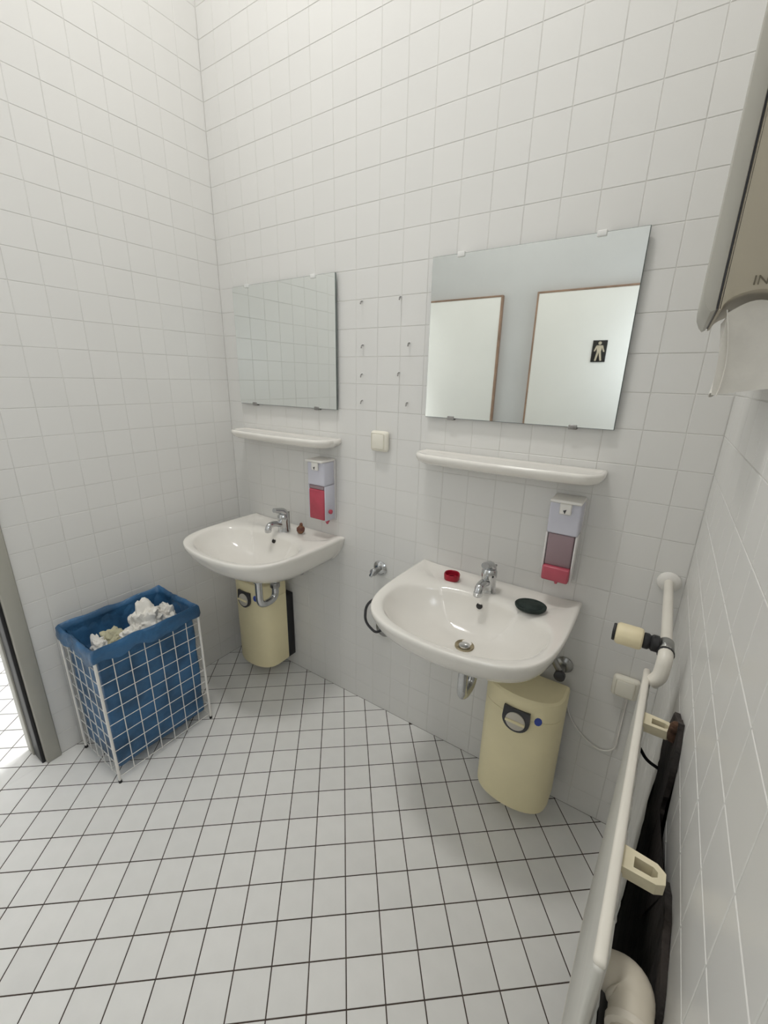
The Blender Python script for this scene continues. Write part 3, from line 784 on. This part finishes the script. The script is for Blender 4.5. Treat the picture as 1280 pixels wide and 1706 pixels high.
# towel hanging from its slot
bm = bmesh.new(); cols = 18; rows = 12; g = []
for sgn in (0, 1):
    gg = []
    for i in range(cols + 1):
        row = []
        for j in range(rows + 1):
            u = i / cols; v = j / rows
            x = -.086 + .010 * math.sin(v * 2.2) + .014 * (1 - math.cos(u * 2.6)) * .5 + (.0012 if sgn else 0)
            y = .010 + .235 * u
            z = .022 - .115 * v + .004 * math.sin(u * 9)
            row.append(bm.verts.new((x + .004 * math.sin(u * 7 + v * 2), y, z)))
        gg.append(row)
    g.append(gg)
for gg in g:
    for i in range(cols):
        for j in range(rows): bm.faces.new((gg[i][j], gg[i + 1][j], gg[i + 1][j + 1], gg[i][j + 1]))
def edge(seq0, seq1):
    for a, b, c, d_ in zip(seq0[:-1], seq0[1:], seq1[1:], seq1[:-1]): bm.faces.new((a, b, c, d_))
edge(g[0][0], g[1][0]); edge(g[0][-1], g[1][-1]); edge([q[0] for q in g[0]], [q[0] for q in g[1]]); edge([q[-1] for q in g[0]], [q[-1] for q in g[1]])
# near folded flap facing the camera side
towel = empty('paper_towel', (W, DY, 1.595), 'white paper towel hanging out below the towel dispenser', 'paper towel')
autosmooth(add('sheet', from_bm(bm), M['paper'], towel), 60)
bm = bmesh.new(); vv = []
for sgn in (0, 1):
    row = []
    for i in range(13):
        u = i / 12
        for_j = []
        for j in range(9):
            v = j / 8
            x = -.084 + .068 * u + .004 * v; y = .012 + .012 * math.sin(PI * u) * (1 - v * .4) + .0012 * sgn
            z = (.018 + .016 * math.sin(PI * min(1, u * 1.05))) * (1 - v) + v * (-.092 + .012 * u)
            for_j.append(bm.verts.new((x, y, z)))
        row.append(for_j)
    vv.append(row)
for row in vv:
    for i in range(12):
        for j in range(8): bm.faces.new((row[i][j], row[i + 1][j], row[i + 1][j + 1], row[i][j + 1]))
edge(vv[0][0], vv[1][0]); edge(vv[0][-1], vv[1][-1]); edge([q[0] for q in vv[0]], [q[0] for q in vv[1]]); edge([q[-1] for q in vv[0]], [q[-1] for q in vv[1]])
autosmooth(add('folded_flap', from_bm(bm), M['paper'], towel), 60)

# ------------------------------------------------------------------ restroom sign on the door behind the camera
r = empty('restroom_sign', (1.378, -DEPTH + .037, 1.72), 'small black sign with a pale walking figure on the white door', 'sign')
box('plate', -.044, .044, 0, .004, -.068, .068, M['sign_black'], r, .002)
bm = bmesh.new()
def limb(a, b, w0, w1):
    a = Vector(a); b = Vector(b); d_ = (b - a).normalized(); nn = Vector((-d_.y, d_.x))
    prism_bm([tuple(a + nn * w0), tuple(a - nn * w0), tuple(b - nn * w1), tuple(b + nn * w1)], .0, .0016, bm)
prism_bm([(.010 * math.cos(2 * PI * i / 14), .050 + .010 * math.sin(2 * PI * i / 14)) for i in range(14)], 0, .0016, bm)
prism_bm([(-.017, .036), (.017, .036), (.012, -.006), (-.012, -.006)], 0, .0016, bm)
limb((-.015, .034), (-.030, -.004), .005, .004); limb((.015, .034), (.028, .000), .005, .004)
limb((-.006, -.005), (-.018, -.060), .0065, .005); limb((.006, -.005), (.016, -.060), .0065, .005)
fg = add('figure', from_bm(bm), M['sign_gold'], r); fg.location = (0, .0040, 0); fg.rotation_euler = (PI / 2, 0, PI)

# ------------------------------------------------------------------ ceiling lamps
def lamp(loc, sx, sy_, label):
    r = empty('ceiling_lamp', loc, label, 'lamp')
    box('housing', -sx / 2 - .02, sx / 2 + .02, -sy_ / 2 - .02, sy_ / 2 + .02, .0, .0995, M['clip'], r, .006)
    box('diffuser', -sx / 2, sx / 2, -sy_ / 2, sy_ / 2, -.055, .0, M['lamp'], r, .012, 3)
lamp(LAMP, .50, .22, 'white box lamp on the ceiling above the basins')
lamp((-.62, .10, 3.90), .5, .3, 'box lamp on the corridor ceiling beyond the doorway')
